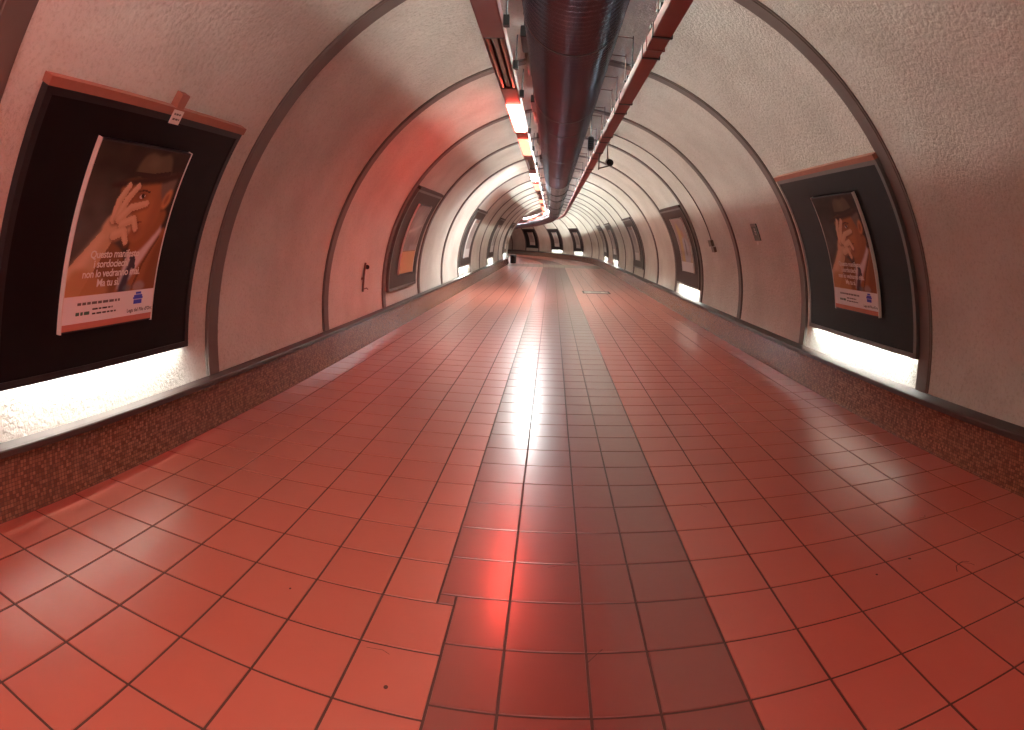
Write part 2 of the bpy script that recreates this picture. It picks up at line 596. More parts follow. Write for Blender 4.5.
def art_man(nu, nv):
    U, T, I = raster(nu, nv)
    I[:] = (.030, .020, .014)
    lay(I, np.clip(1 - ((U - .10) ** 2 * 3 + (T - .45) ** 2 * 9), 0, 1), (.085, .075, .06), 6, .8)
    rs = np.random.RandomState(3)
    cl = blur(rs.rand(nv, nu), 9)
    I *= (0.75 + (cl - cl.min()) / (cl.max() - cl.min()) * .6)[..., None]
    # coat
    lay(I, inside(U, T, spline([(.05, .66), (.16, .56), (.34, .52), (.52, .58), (.60, .70), (.62, .82), (.04, .82)])), (.20, .085, .035), 2)
    lay(I, inside(U, T, spline([(.72, .58), (.90, .46), (1.04, .50), (1.04, .86), (.50, .86), (.62, .72)])), (.30, .115, .045), 2)
    lay(I, inside(U, T, spline([(.93, .55), (1.03, .52), (1.03, .80), (.82, .84)])), (.17, .06, .025), 4, .7)
    lay(I, stroke(U, T, [(.94, .50), (.80, .66), (.72, .80)], .010, .014), (.12, .045, .02), 1, .8)
    # shirt, collar and tie
    lay(I, inside(U, T, [(.60, .60), (.92, .42), (.95, .47), (.82, .60), (.70, .72), (.60, .80), (.54, .80)]), (.62, .52, .50), 2)
    lay(I, inside(U, T, [(.63, .60), (.66, .68), (.72, .69), (.70, .61)]), (.05, .04, .05), 1)
    lay(I, stroke(U, T, [(.66, .66), (.60, .80)], .03, .05), (.05, .035, .05), 2)
    # neck and head
    lay(I, inside(U, T, spline([(.70, .44), (.92, .34), (.93, .44), (.70, .60), (.60, .56)])), (.30, .115, .045), 3)
    lay(I, inside(U, T, spline([(.36, .20), (.60, .165), (.84, .15), (.88, .30), (.84, .42), (.74, .50), (.64, .535), (.54, .51), (.46, .42), (.40, .32)])), (.36, .145, .055), 2)
    lay(I, ell(U, T, .70, .36, .12, .10, 20), (.47, .205, .08), 9, .8)
    lay(I, ell(U, T, .80, .36, .06, .20, 10), (.30, .115, .05), 7, .7)
    lay(I, ell(U, T, .62, .47, .09, .06), (.30, .12, .06), 7, .6)
    lay(I, ell(U, T, .52, .33, .05, .12), (.24, .09, .045), 6, .6)
    # hair at the temple, ear
    lay(I, inside(U, T, spline([(.78, .15), (.93, .13), (.95, .22), (.87, .29), (.80, .22)])), (.17, .12, .09), 3)
    lay(I, ell(U, T, .91, .275, .045, .085, 15), (.55, .235, .095), 2)
    lay(I, ell(U, T, .905, .275, .02, .05, 15), (.28, .10, .045), 2)
    # eye
    lay(I, ell(U, T, .60, .265, .065, .045), (.20, .075, .04), 4, .9)
    lay(I, ell(U, T, .605, .268, .034, .017, -8), (.62, .50, .42), 1)
    lay(I, ell(U, T, .61, .267, .016, .018), (.035, .02, .015), 0)
    lay(I, stroke(U, T, [(.54, .245), (.61, .232), (.68, .243)], .008, .006), (.09, .035, .02), 1)
    lay(I, stroke(U, T, [(.60, .42), (.68, .415)], .008, .005), (.17, .05, .03), 1)
    # hat
    lay(I, inside(U, T, spline([(.46, .15), (.48, .06), (.56, .025), (.66, .035), (.76, .02), (.82, .06), (.83, .14), (.64, .17)])), (.105, .080, .045), 2)
    lay(I, ell(U, T, .62, .075, .07, .05), (.145, .115, .065), 6, .7)
    lay(I, stroke(U, T, [(.45, .148), (.64, .150), (.83, .125)], .018, .018), (.035, .020, .015), 1)
    lay(I, inside(U, T, spline([(.24, .215), (.36, .185), (.56, .16), (.80, .135), (.97, .105), (.98, .135), (.84, .175), (.60, .20), (.40, .222), (.28, .232)])), (.045, .022, .016), 2)
    lay(I, stroke(U, T, [(.26, .222), (.55, .205), (.85, .172)], .006, .006), (.02, .01, .008), 2, .8)
    # forearm and hand over the face, five fingers
    skin, lit, dk = (.60, .39, .235), (.70, .51, .34), (.20, .075, .035)
    lay(I, stroke(U, T, [(.04, .76), (.20, .62), (.36, .47)], .125, .075), (.52, .32, .18), 1)
    lay(I, stroke(U, T, [(.02, .72), (.18, .585), (.34, .44)], .05, .035), lit, 6, .7)
    lay(I, inside(U, T, spline([(.26, .46), (.34, .37), (.46, .355), (.56, .39), (.57, .47), (.48, .51), (.38, .52)])), skin, 2)
    for pts, a, b in (([(.36, .40), (.37, .30), (.43, .215)], .040, .026),         # index, up to the brow
                      ([(.40, .39), (.45, .29), (.53, .215)], .038, .026),         # middle
                      ([(.42, .40), (.52, .335), (.68, .308)], .038, .026),        # ring, across the nose
                      ([(.46, .43), (.58, .40), (.625, .455)], .036, .026),        # little finger, bent
                      ([(.40, .49), (.50, .47), (.545, .53)], .040, .028)):        # thumb under the chin
        lay(I, stroke(U, T, [(p[0] + .008, p[1] + .010) for p in pts], a + .006, b + .005), dk, 2, .75)
        lay(I, stroke(U, T, pts, a, b), skin, 1)
        lay(I, stroke(U, T, [(p[0] - .008, p[1] - .006) for p in pts], a * .45, b * .45), lit, 3, .7)
        e = pts[-1]
        lay(I, ell(U, T, e[0] - .002, e[1] + .006, .013, .010), (.68, .42, .30), 1, .8)
    # cuff and other hand at the foot of the picture
    lay(I, inside(U, T, spline([(.02, .70), (.12, .67), (.30, .71), (.42, .77), (.40, .83), (.02, .84)])), (.42, .215, .085), 4, .85)
    lay(I, ell(U, T, .80, .795, .07, .04), (.30, .27, .25), 3, .7)
    lay(I, ell(U, T, .66, .80, .05, .03), (.10, .14, .15), 3, .7)
    # white foot of the sheet, coloured strip
    f = (T > .815).astype(float)
    lay(I, f, (.78, .74, .71), 0)
    lay(I, (T > .965).astype(float), (.45, .17, .12), 0)
    # blue emblem
    for i, w in enumerate((.035, .052, .060, .052, .050)):
        lay(I, ((abs(U - .815) < w) & (abs(T - (.838 + i * .0145)) < .0058)).astype(float), (.05, .07, .46), 0)
    lay(I, ell(U, T, .815, .866, .05, .045), (.06, .09, .50), 1, .55)
    return np.clip(I * np.array([1.25, 1.27, 1.3]), 0, .85)


def art_grey(nu, nv):
    """two sheets: a grey portrait above, an orange sheet below"""
    U, T, I = raster(nu, nv)
    I[:] = (.30, .25, .225)
    lay(I, ((U * .8 + T) % .19 < .03).astype(float), (.40, .36, .34), 3, .7)
    lay(I, ell(U, T, .55, .30, .30, .22), (.42, .37, .35), 8)
    lay(I, ell(U, T, .45, .58, .30, .17), (.24, .20, .20), 8, .8)
    lay(I, stroke(U, T, [(.1, .40), (.5, .36), (.95, .29)], .03, .02), (.55, .50, .47), 2)
    lay(I, ((T > .60) & (U > .45)).astype(float), (.42, .38, .42), 2, .6)
    lay(I, (T > .68).astype(float), (.62, .335, .16), 0)
    lay(I, ((T > .68) & (T < .69)).astype(float), (.30, .17, .10), 0)
    return I


def art_yellow(nu, nv):
    """a standing figure in front of a yellow ground over a white foot"""
    U, T, I = raster(nu, nv)
    I[:] = (.36, .27, .25)
    lay(I, inside(U, T, spline([(.28, .12), (.50, .18), (.62, .5), (.95, .76), (.95, .84), (.15, .84), (.18, .5)])), (.50, .36, .16), 6)
    lay(I, ell(U, T, .62, .30, .10, .11), (.45, .26, .17), 3)
    lay(I, inside(U, T, spline([(.45, .40), (.62, .38), (.82, .42), (.90, .70), (.80, .84), (.42, .84), (.40, .6)])), (.42, .40, .44), 4)
    lay(I, stroke(U, T, [(.64, .42), (.60, .66)], .03, .05), (.15, .13, .16), 3)
    lay(I, ((T > .62) & (T < .70)).astype(float), (.22, .17, .15), 6, .5)
    lay(I, (T > .82).astype(float), (.66, .63, .62), 0)
    return I


def art_pale(nu, nv):
    """a washed-out pale sheet"""
    U, T, I = raster(nu, nv)
    I[:] = (.46, .43, .40)
    lay(I, ell(U, T, .5, .35, .32, .30), (.34, .30, .28), 6)
    lay(I, (T > .78).astype(float), (.68, .66, .63), 0)
    lay(I, (T < .08).astype(float), (.38, .26, .22), 0)
    return I


def poster_print(name, art, nu, nv, side, s0, s1, e0, e1, off, parent):
    """a sheet whose printed picture is stored per face corner point"""
    I = art(nu, nv)
    me = bpy.data.meshes.new(name)
    vs, fs, cols = [], [], []
    for j in range(nv + 1):
        el = e0 + (e1 - e0) * j / nv
        for i in range(nu + 1):
            f = i / nu
            s = s0 + (s1 - s0) * f if side < 0 else s1 + (s0 - s1) * f
            vs.append(wp(side, s, el, off))
    for j in range(nv):
        for i in range(nu):
            a = j * (nu + 1) + i
            fs.append((a, a + 1, a + nu + 2, a + nu + 1))
            cols.append(I[j, i])
    me.from_pydata(vs, [], fs)
    at = me.attributes.new('ink', 'FLOAT_COLOR', 'FACE')
    flat = np.ones((len(fs), 4), np.float32)
    flat[:, :3] = np.array(cols)
    at.data.foreach_set('color', flat.ravel())
    o = link(name, me, None, [M['ink']])
    for p in me.polygons:
        p.use_smooth = True
    o.parent = parent
    o.matrix_parent_inverse = Matrix.Translation(-parent.location)
    return o


def letter(bm, body, size, u, t, side, s0, s1, e0, e1, off, mi, align='LEFT', spacing=1.0, shear=0.0):
    """lettering laid on the curved sheet; u, t place the start of the base line"""
    vs, fs = text_mesh(body, size, align, spacing, shear)
    H = (e0 - e1) * PI / 180 * (RW - off)
    out = []
    for x, y in vs:
        d = u * (s1 - s0) + x
        s = s0 + d if side < 0 else s1 - d
        el = e0 - (t * H - y) / (RW - off) * 180 / PI
        out.append(bm.verts.new(wp(side, s, el, off)))
    for f in fs:
        try:
            fc = bm.faces.new([out[i] for i in f])
            fc.material_index = mi
        except ValueError:
            pass


def poster(art, side, s0, s1, e0, e1, label, texts=False, nu=110, nv=170, off=0.072):
    t = thing('poster', wp(side, (s0 + s1) / 2, e1, off), label, 'poster', 'posters on the display panels')
    fs = RIBP
    bm = bmesh.new()
    add_arc_box(bm, side, s0 - .008, s1 + .008, e1 - .2, e0 + .2, off - .028, off - .0015, 1, 14)
    o = obj('backing_board', bm, M['frame'], t)
    sheet = poster_print('print', art, nu, nv, side, s0, s1, e0, e1, off, t)
    if texts:
        a = (side, s0, s1, e0, e1, off + .0015)
        for nm, mt, rows in (('headline', 'text_white', (('Questo manifesto', .066, .20, .615), ('i sordociechi', .066, .25, .668), ('non lo vedranno mai.', .066, .15, .721), ('Ma tu sì.', .066, .31, .774))),
                             ('organisation_name', 'text_black', (('Lega del Filo d\'Oro', .033, .69, .945),))):
            bm = bmesh.new()
            for body, size, u, tt in rows:
                letter(bm, body, size, u, tt, *a, 0, spacing=.92 if nm == 'headline' else 1.0)
            obj(nm, bm, M[mt], sheet)
        # small print too fine to read: rows of word-long strokes
        for nm, mt, u0, u1, tt, h in (('slogan_line', 'frame_grey', .14, .60, .862, .016), ('postal_mark', 'text_green', .13, .27, .915, .020),
                                      ('contact_line', 'text_black', .30, .52, .897, .010), ('contact_line', 'text_black', .30, .56, .922, .010)):
            bm = bmesh.new()
            rnd = random.Random(nm + str(tt))
            u = u0
            while u < u1:
                wd = rnd.uniform(.02, .06)
                d0, d1 = u * (s1 - s0), min(u + wd, u1) * (s1 - s0)
                q0, q1 = (s0 + d0, s0 + d1) if side < 0 else (s1 - d0, s1 - d1)
                ec = e0 + (e1 - e0) * tt
                dh = h / RW * 90 / PI
                add_arc_box(bm, side, min(q0, q1), max(q0, q1), ec - dh, ec + dh, off + .0004, off + .0012, 1, 1)
                u += wd + .012
            obj(nm, bm, M[mt], sheet)
    # thin clear snap edges of the sheet
    for (a0, a1, b0, b1) in ((s0 - .009, s0, e1 - .3, e0 + .3), (s1, s1 + .009, e1 - .3, e0 + .3)):
        bm = bmesh.new()
        add_arc_box(bm, side, a0, a1, b0, b1, off - .026, off + .003, 1, 14)
        obj('edge_strip', bm, M['white'], t)
    return t


def panel(side, s0, s1, e0, e1, label, board, frame, lit, top='terracotta', sides=None):
    t = thing('display_panel', wp(side, (s0 + s1) / 2, e1, 0.0), label, 'display panel', 'display panels on the tunnel walls')
    w = .042
    de = w / RW * 180 / PI
    bm = bmesh.new()
    add_arc_box(bm, side, s0 + .005, s1 - .005, e1 + .5, e0 - .1, .036, .042, 1, 20)
    obj('board', bm, board, t)
    for a, b, m in ((s0, s0 + w, frame), (s1 - w, s1, frame)):
        bm = bmesh.new()
        add_arc_box(bm, side, a, b, e1, e0, .0, .048, 1, 20)
        obj('side_rail', bm, sides or m, t)
    bm = bmesh.new()
    add_arc_box(bm, side, s0 + w, s1 - w, e0 - de, e0, .0, .048, 1, 2)
    obj('top_rail', bm, frame, t)
    bm = bmesh.new()
    add_arc_box(bm, side, s0 + w, s1 - w, e1, e1 + de, .033, .048, 1, 2)
    br_ = obj('bottom_rail', bm, sides or frame, t)
    # painted capping strip above the frame
    bm = bmesh.new()
    add_arc_box(bm, side, s0 - .005, s1 + .005, e0, e0 + 1.0, -.002, .056, 1, 2)
    c = obj('capping_strip', bm, M[top], t)
    if top == 'terracotta':
        c['label'] = 'terracotta capping strip'
    if lit:
        bm = bmesh.new()
        L = (s1 - s0) * .36
        m = (s0 + s1) / 2
        if lit > 1: L = (s1 - s0) * .44
        add_tube(bm, [wp(side, m - L, e1 + 1.7, .020), wp(side, m, e1 + 1.7, .020), wp(side, m + L, e1 + 1.7, .020)], .011, 10)
        tb = obj('light_tube', bm, M['tube_on'], br_, smooth=True)
        tb['label'] = 'lit white fluorescent tube'
    return t


def rib(k):
    return RIB0 + RIBP * k


E0, E1 = 34.2, -1.6
# left wall, near
panel(-1, 1.85, 3.60, 33.2, -.9, 'black curved display panel nearest on the left wall, lit white beneath', M['black'], M['frame'], 2)
poster(art_man, -1, 2.30, 3.11, 28.7, 4.9, 'poster of a man in a hat behind his hand, on the left wall', True)
t = thing('label_plate', wp(-1, 2.83, 34.0, .07), 'small white printed label hanging over the top edge of the nearest left panel', 'label')
bm = bmesh.new()
add_arc_box(bm, -1, 2.775, 2.865, 32.2, 34.0, .058, .064, 1, 3)
obj('card', bm, M['white'], t)
bm = bmesh.new()
add_arc_box(bm, -1, 2.795, 2.865, 34.1, 36.0, .002, .05, 1, 3)
h = obj('holder', bm, M['terracotta'], t)
h['label'] = 'terracotta clip above the card'
bm = bmesh.new()
a = (-1, 2.775, 2.865, 34.0, 32.2, .0652)
for e_, ds in ((33.5, ((.010, .024), (.030, .050), (.056, .070))), (32.85, ((.014, .034), (.040, .062), (.068, .076)))):
    for d0, d1 in ds:                                   # two rows of illegible print
        add_arc_box(bm, -1, 2.775 + d0, 2.775 + d1, e_ - .12, e_ + .12, .0638, .0648, 1, 1)
obj('lettering', bm, M['frame_grey'], t)
# right wall, near: fills the bay between two ribs
panel(1, rib(0) + .16, rib(1) - .15, 34.7, -1.6, 'slate black display panel between the two nearest ribs of the right wall', M['black2'], M['frame_grey'], 2)
poster(art_man, 1, 4.62, 5.47, 29.3, 4.7, 'poster of a man in a hat behind his hand, on the right wall', True)
# further panels
panel(-1, 8.97, 10.85, 34.0, -2.2, 'unlit brown display panel with grey and orange sheets, second on the left wall', M['brownboard'], M['frame_grey'], 0, 'brownboard')
poster(art_grey, -1, 9.48, 10.42, 29.0, 3.2, 'faded grey poster with an orange lower third on the second left panel', nu=60, nv=90)
panel(1, rib(3) + .16, rib(4) - .15, 33.8, -2.2, 'brown display panel with a white-footed poster, second on the right wall, lit beneath', M['brownboard'], M['frame_grey'], 2, 'brownboard')
poster(art_yellow, 1, 11.65, 12.70, 29.3, 4.6, 'poster with a yellowish figure over a white foot on the second right panel', nu=60, nv=90)
far = [(-1, 5, 1, 'brown display panel third along the left wall, glowing white beneath'),
       (-1, 8, 1, 'narrow-looking display panel fourth along the left wall, glowing white beneath'),
       (-1, 11, 1, 'last display panel along the left wall before the bend, glowing beneath'),
       (1, 6, 0, 'unlit display panel with a pale washed-out sheet, third on the right wall'),
       (1, 9, 1, 'fourth display panel along the right wall, glowing white beneath'),
       (1, 11, 1, 'fifth display panel along the right wall, just before the bend'),
       (1, 15, 1, 'display panel on the outer wall of the bend, nearest one, lit beneath'),
       (1, 17, 1, 'black display panel on the outer wall of the bend, the middle one, lit beneath'),
       (1, 19, 0, 'black unlit display panel at the far end of the bend')]
for side, k, lit, lab in far:
    bend = k >= 15
    panel(side, rib(k) + .2, rib(k + 1) - .05, E0, E1, lab, M['black'] if bend else M['brownboard'], M['frame'] if bend else M['frame_grey'], lit * 2, 'brownboard')
    poster(art_pale, side, rib(k) + .72, rib(k) + 1.62, 28.5, 4.0, 'pale poster on the ' + lab.replace(', lit beneath', '').replace(', glowing white beneath', '').replace(', glowing beneath', '').replace('unlit ', '').replace('display panel', 'panel'), nu=24, nv=36)


# ------------------------------------------------------------------ ceiling duct
DX, DZ, DR = 0.087, 2.931, 0.299
duct = thing('ventilation_duct', (DX, 0, DZ - DR), 'large spiral-ribbed steel ventilation duct under the crown of the vault', 'duct')


def circ(r, n=40, cx=DX, cz=DZ):
    return [(cx + r * math.cos(2 * PI * i / n), cz + r * math.sin(2 * PI * i / n)) for i in range(n)]


def duct_run(a, b, ribs):
    bm = bmesh.new()
    rows = []
    if ribs:
        st = []
        n = int((b - a) / .068)
        p = (b - a) / n
        for i in range(n):
            s = a + i * p
            st += [(s, 0), (s + p * .50, 0), (s + p * .62, .009), (s + p * .75, .013), (s + p * .88, .009)]
        st.append((b, 0))
    else:
        st = []
        n = max(1, int((b - a) / .3))
        for i in range(n):
            s = a + (b - a) * i / n
            st += [(s, 0.0), (s + (b - a) / n * .8, 0.0), (s + (b - a) / n * .9, .004)]
        st.append((b, 0))
    ns = 40 if ribs else 28
    for s, d in st:
        rows.append([bm.verts.new(path(s, x, z + sag(s))) for x, z in circ(DR + d, ns)])
    for i in range(len(rows) - 1):
        for j in range(ns):
            k = (j + 1) % ns
            bm.faces.new((rows[i][j], rows[i][k], rows[i + 1][k], rows[i + 1][j]))
    o = obj('duct_section', bm, M['duct'], duct, smooth=True)
    return o


seams = [-6.9, -1.2, 1.2, 3.68, 5.82, 6.62, 8.9, 11.2, 13.5, 15.9, 18.4, 23.2, 28.0, 33.0, 38.0, 43.0, 48.0, 53.0, 58.0]
for i in range(len(seams) - 1):
    duct_run(seams[i] + .008, seams[i + 1] - .008, seams[i + 1] < 14 and seams[i] > -2)
for s in seams[1:-1]:
    bm = bmesh.new()
    ro, ri = circ(DR + .013, 40), circ(DR - .02, 40)
    rows = []
    for ss in (s - .011, s + .011):
        rows.append([bm.verts.new(path(ss, x, z + sag(ss))) for x, z in ro])
        rows.append([bm.verts.new(path(ss, x, z + sag(ss))) for x, z in ri])
    for a, b in ((0, 2), (2, 3), (3, 1), (1, 0)):
        for j in range(40):
            k = (j + 1) % 40
            bm.faces.new((rows[a][j], rows[a][k], rows[b][k], rows[b][j]))
    obj('joint_band', bm, M['dark'], duct)

# white fill lights added on top of the duct, hidden by it from below: they wash the flanks of the vault
for i in range(-2, 18):
    a, b = 3.1 + 2.42 * i, 3.1 + 2.42 * i + 2.0
    tz = DZ + DR + .082
    tx = DX if i >= 0 else -.26
    t = thing('added_fill_light', path((a + b) / 2, DX, DZ + DR + sag(a)), 'added white fill light hidden on top of the duct, washing the vault, %s along' % ordw[i + 2], 'added fill light', 'added fill lights on top of the duct')
    bm = bmesh.new()
    add_tube(bm, [path(s, tx, tz + sag(s)) for s in stations(a, b, 2.1 if a < S0 else .6)], .036, 8)
    obj('tube', bm, M['fill_near'] if i < 3 else M['fill_far'] if i < 6 else M['fill_end'], t, smooth=True)
    for s in (a + .03, b - .03):
        bm = bmesh.new()
        add_box(bm, path(s, (tx + DX) / 2, DZ + DR + .035 + sag(s)), .05 + abs(tx - DX), .03, .07)
        obj('lamp_holder', bm, M['white'], t)
    bm = bmesh.new()
    ss = stations(a - .1, b + .1, 2.3 if a < S0 else .6)
    zt = DZ + DR + .136
    xl, xr = (DX - .335, DX + .335) if i >= 0 else (-.40, .20)
    pr = [(xr, zt - .045), (xr, zt), (xl, zt), (xl, zt - .06), (xl + .004, zt - .06), (xl + .004, zt - .006), (xr - .004, zt - .006), (xr - .004, zt - .045)]
    add_sweep(bm, pr, ss, dz=sag)
    obj('fill_visor', bm, M['white'], t)  # added to keep the fill light off the crown
    if i >= 0:
        for dx, z1, z0 in ((-.22, 3.240 if i < 2 else 3.185, 3.12), (.22, 3.182, 3.12)):
            bm = bmesh.new()
            add_sweep(bm, [(DX + dx - .002, z0), (DX + dx + .002, z0), (DX + dx + .002, z1), (DX + dx - .002, z1)], ss, dz=sag)
            obj('fill_shield', bm, M['white'], t)  # added to limit how far down the fill light reaches

# conduit boxes on the left flank of the duct
for i, (s, L) in enumerate(((4.55, .40), (6.72, .55), (9.12, .5), (11.5, .5))):
    t = thing('conduit_box', path(s, -.265, 3.0), ['dark conduit box beside the duct above the unlit ceiling light', 'dark conduit box beside the duct next to the brightest red ceiling light',
              'dark conduit box beside the duct, third one along', 'dark conduit box beside the duct, fourth one along'][i], 'conduit box', 'conduit boxes beside the duct')
    bm = bmesh.new()
    vs = add_box(bm, path(s + L / 2, -.262, 3.06), .055, L, .085)
    bmesh.ops.bevel(bm, geom=bm.edges[:], offset=.006, segments=1, affect='EDGES')
    obj('box', bm, M['dark'], t)
    bm = bmesh.new()
    add_tube(bm, [path(s + L, -.262, 3.06), path(s + L + .8, -.262, 3.06)], .02, 10)
    obj('conduit', bm, M['reflector'], t, smooth=True)
    bm = bmesh.new()
    add_tube(bm, [path(s + .05, -.262, 3.10), path(s + .05, -.262, 3.395)], .006, 6)
    add_tube(bm, [path(s + .05, -.262, 3.2), path(s + .05, -.262, 3.22)], .014, 8)
    obj('rod', bm, M['dark'], t)

# ------------------------------------------------------------------ red light trunking and its lamps
TX0, TX1, TZ = -.582, -.408, 3.035


def trunk_prof(z0, z1, a=TX0, b=TX1):
    return [(a, z0), (a + .012, z0 - .006), (b - .012, z0 - .006), (b, z0), (b, z1), (b - .03, z1 + .025), (a + .03, z1 + .025), (a, z1)]


trunk = thing('light_trunking', (-.495, 0, TZ), 'red enamelled lighting trunking left of the duct, carrying the ceiling lights', 'light trunking')
bm = bmesh.new()
add_sweep(bm, trunk_prof(TZ + .04, TZ + .085), stations(SA, S0, 2.0) + stations(S0, 58, .5)[1:], dz=sag)
obj('rail', bm, M['red'], trunk)
FIX = 1.62                      # lamp length
first = 4.62
state = {-4: 'bright', -3: 'off', -2: 'red', -1: 'cover', 0: 'off', 1: 'red', 2: 'orange', 3: 'off', 4: 'white', 5: 'orange', 6: 'off', 7: 'off', 8: 'orange', 9: 'off', 10: 'orange', 11: 'orange',  # the bright one is a fill lamp added out of view
         12: 'orange', 13: 'off', 14: 'orange', 15: 'orange', 16: 'off', 17: 'orange', 18: 'white', 19: 'orange', 20: 'orange'}
pos = {0: (4.62, 6.20), 1: (6.92, 8.58), 2: (9.32, 10.98), 3: (11.75, 13.4), 4: (14.15, 15.95), 5: (17.0, 18.9)}
labels = {'cover': 'red covered ceiling light at the near end of the trunking, unlit', 0: 'unlit twin-tube ceiling light nearest the viewer on the red trunking',
          1: 'brightest reddish-white ceiling light on the red trunking', 2: 'orange ceiling light right behind the brightest one', 3: 'unlit ceiling light between the orange and the white one',
          4: 'cool white ceiling light on the red trunking', 5: 'small orange ceiling light just beyond the white one'}
prev = SA
for k in sorted(state):
    st = state[k]
    a, b = pos.get(k, (first + 2.42 * k, first + 2.42 * k + FIX))
    # red cover between two lamps
    if a - prev > .05:
        bm = bmesh.new()
        ss = stations(prev + .004, a - .004, .5)
        add_sweep(bm, trunk_prof(TZ, TZ + .04), ss, dz=sag)
        obj('cover', bm, M['red'], trunk)
    prev = b
    if k < -4 or a > 57:
        continue
    bend = a > S0
    lab = labels.get(k) or labels.get(st) or ('%s ceiling light %s' % ({'red': 'red', 'orange': 'orange', 'white': 'white', 'bright': 'added bright white', 'off': 'unlit'}[st],
          ('in the bend, %s from its start' % ordw[k - 12]) if bend else ('above and behind the viewer, %s' % ordw[-k - 1]) if k < 0 else ('on the trunking, %s one from the near end' % ordw[k])))
    t = thing('ceiling_light', path((a + b) / 2, -.495, TZ + sag(a)), lab, 'ceiling light', 'ceiling lights on the red trunking')
    ss = stations(a, b, .5)
    bm = bmesh.new()
    w = .006
    add_sweep(bm, [(TX0, TZ - .004), (TX0 + w, TZ - .004), (TX0 + w, TZ + .034), (TX1 - w, TZ + .034), (TX1 - w, TZ - .004), (TX1, TZ - .004), (TX1, TZ + .04), (TX0, TZ + .04)], ss, dz=sag)
    obj('housing', bm, M['red'], t)
    if st == 'cover':
        bm = bmesh.new()
        add_sweep(bm, [(TX0 + w, TZ + .004), (TX0 + .03, TZ - .012), (TX1 - .03, TZ - .012), (TX1 - w, TZ + .004), (TX1 - w, TZ + .02), (TX0 + w, TZ + .02)], ss, dz=sag)
        obj('red_filter', bm, M['red'], t)
    elif st == 'off':
        bm = bmesh.new()
        add_sweep(bm, [(-.53, TZ + .033), (-.515, TZ + .006), (-.475, TZ + .006), (-.46, TZ + .033)], ss, dz=sag)
        obj('reflector', bm, M['reflector'], t)
        for x in (-.552, -.438):
            bm = bmesh.new()
            add_tube(bm, [path(s, x, TZ + .008 + sag(s)) for s in stations(a + .03, b - .05, .5)], .0175, 10)
            obj('tube', bm, M['tube_off'], t, smooth=True)
        for e in (a + .015, b - .03):
            bm = bmesh.new()
            add_box(bm, path(e, -.495, TZ + .015 + sag(e)), .155, .03, .034)
            obj('lamp_holder', bm, M['dark'], t)
    else:
        bm = bmesh.new()
        add_sweep(bm, [(TX0 + w, TZ - .004), (TX0 + w, TZ - .018), (TX0 + .022, TZ - .030), (TX1 - .022, TZ - .030), (TX1 - w, TZ - .018), (TX1 - w, TZ - .004), (TX1 - w, TZ + .026), (TX0 + w, TZ + .026)], ss, dz=sag)
        d = obj('diffuser', bm, [M['lamp_' + st], M['white']], t)
        for p in d.data.polygons:
            if p.normal.z > 0.3 or (p.center.z > TZ - .003 + sag(b) and abs(p.normal.z) < .2) or (st == 'white' and p.normal.z > -.8):
                p.material_index = 1
        d['label'] = 'glowing %s diffuser' % st
# suspension clips of the trunking, to the vault
for i, s in enumerate((2.1, 4.45, 5.57, 6.68, 8.97, 10.7, 12.9, 15.3, 17.7, 20.1, 22.5, 25.0, 27.4, 29.8)):
    bm = bmesh.new()
    add_box(bm, path(s, TX1 + .022, TZ + .06), .044, .06, .075)
    add_tube(bm, [path(s, TX1 + .02, TZ + .09), path(s, TX1 + .03, CZ + math.sqrt(RW ** 2 - (TX1 + .03 - CX) ** 2) + .005)], .007, 6)
    obj('suspension_clip', bm, M['dark'], trunk)

# ------------------------------------------------------------------ red channel beam right of the duct
BX0, BX1, BZ0, BZ1 = .632, .758, 2.90, 2.985
beam = thing('cable_channel', (.69, 0, BZ0), 'long red-painted steel channel hung right of the duct', 'cable channel')
bm = bmesh.new()
pr = [(BX0, BZ1), (BX0, BZ0 + .008), (BX0 + .008, BZ0), (BX1 - .008, BZ0), (BX1, BZ0 + .008), (BX1, BZ1), (BX1 - .008, BZ1), (BX1 - .008, BZ0 + .012), (BX0 + .008, BZ0 + .012), (BX0 + .008, BZ1)]
add_sweep(bm, pr, stations(SA, S0, 2.0) + stations(S0, 58, .5)[1:], dz=sag)
obj('channel', bm, M['redbeam'], beam)
for s in (4.05, 4.33, 4.53, 6.1, 6.56, 8.1, 8.55, 9.6, 10.3, 11.9, 12.5, 14.2, 16, 18, 20, 22, 24, 26):
    bm = bmesh.new()
    w = .028 if s != 4.33 else .012
    add_box(bm, path(s, (BX0 + BX1) / 2, BZ0 - .004), BX1 - BX0 + .016, w, .006)
    add_box(bm, path(s, BX0 - .004, BZ0 + .045), .006, w, .10)
    add_box(bm, path(s, BX1 + .004, BZ0 + .045), .006, w, .10)
    obj('clamp_band', bm, M['dark'] if w > .02 else M['red'], beam)
hang = [3.78, 4.16, 5.5, 6.05, 6.86, 7.45, 8.45, 9.03, 10.1, 10.9, 12.2, 13.0, 14.5, 16.5, 18.5, 20.5]
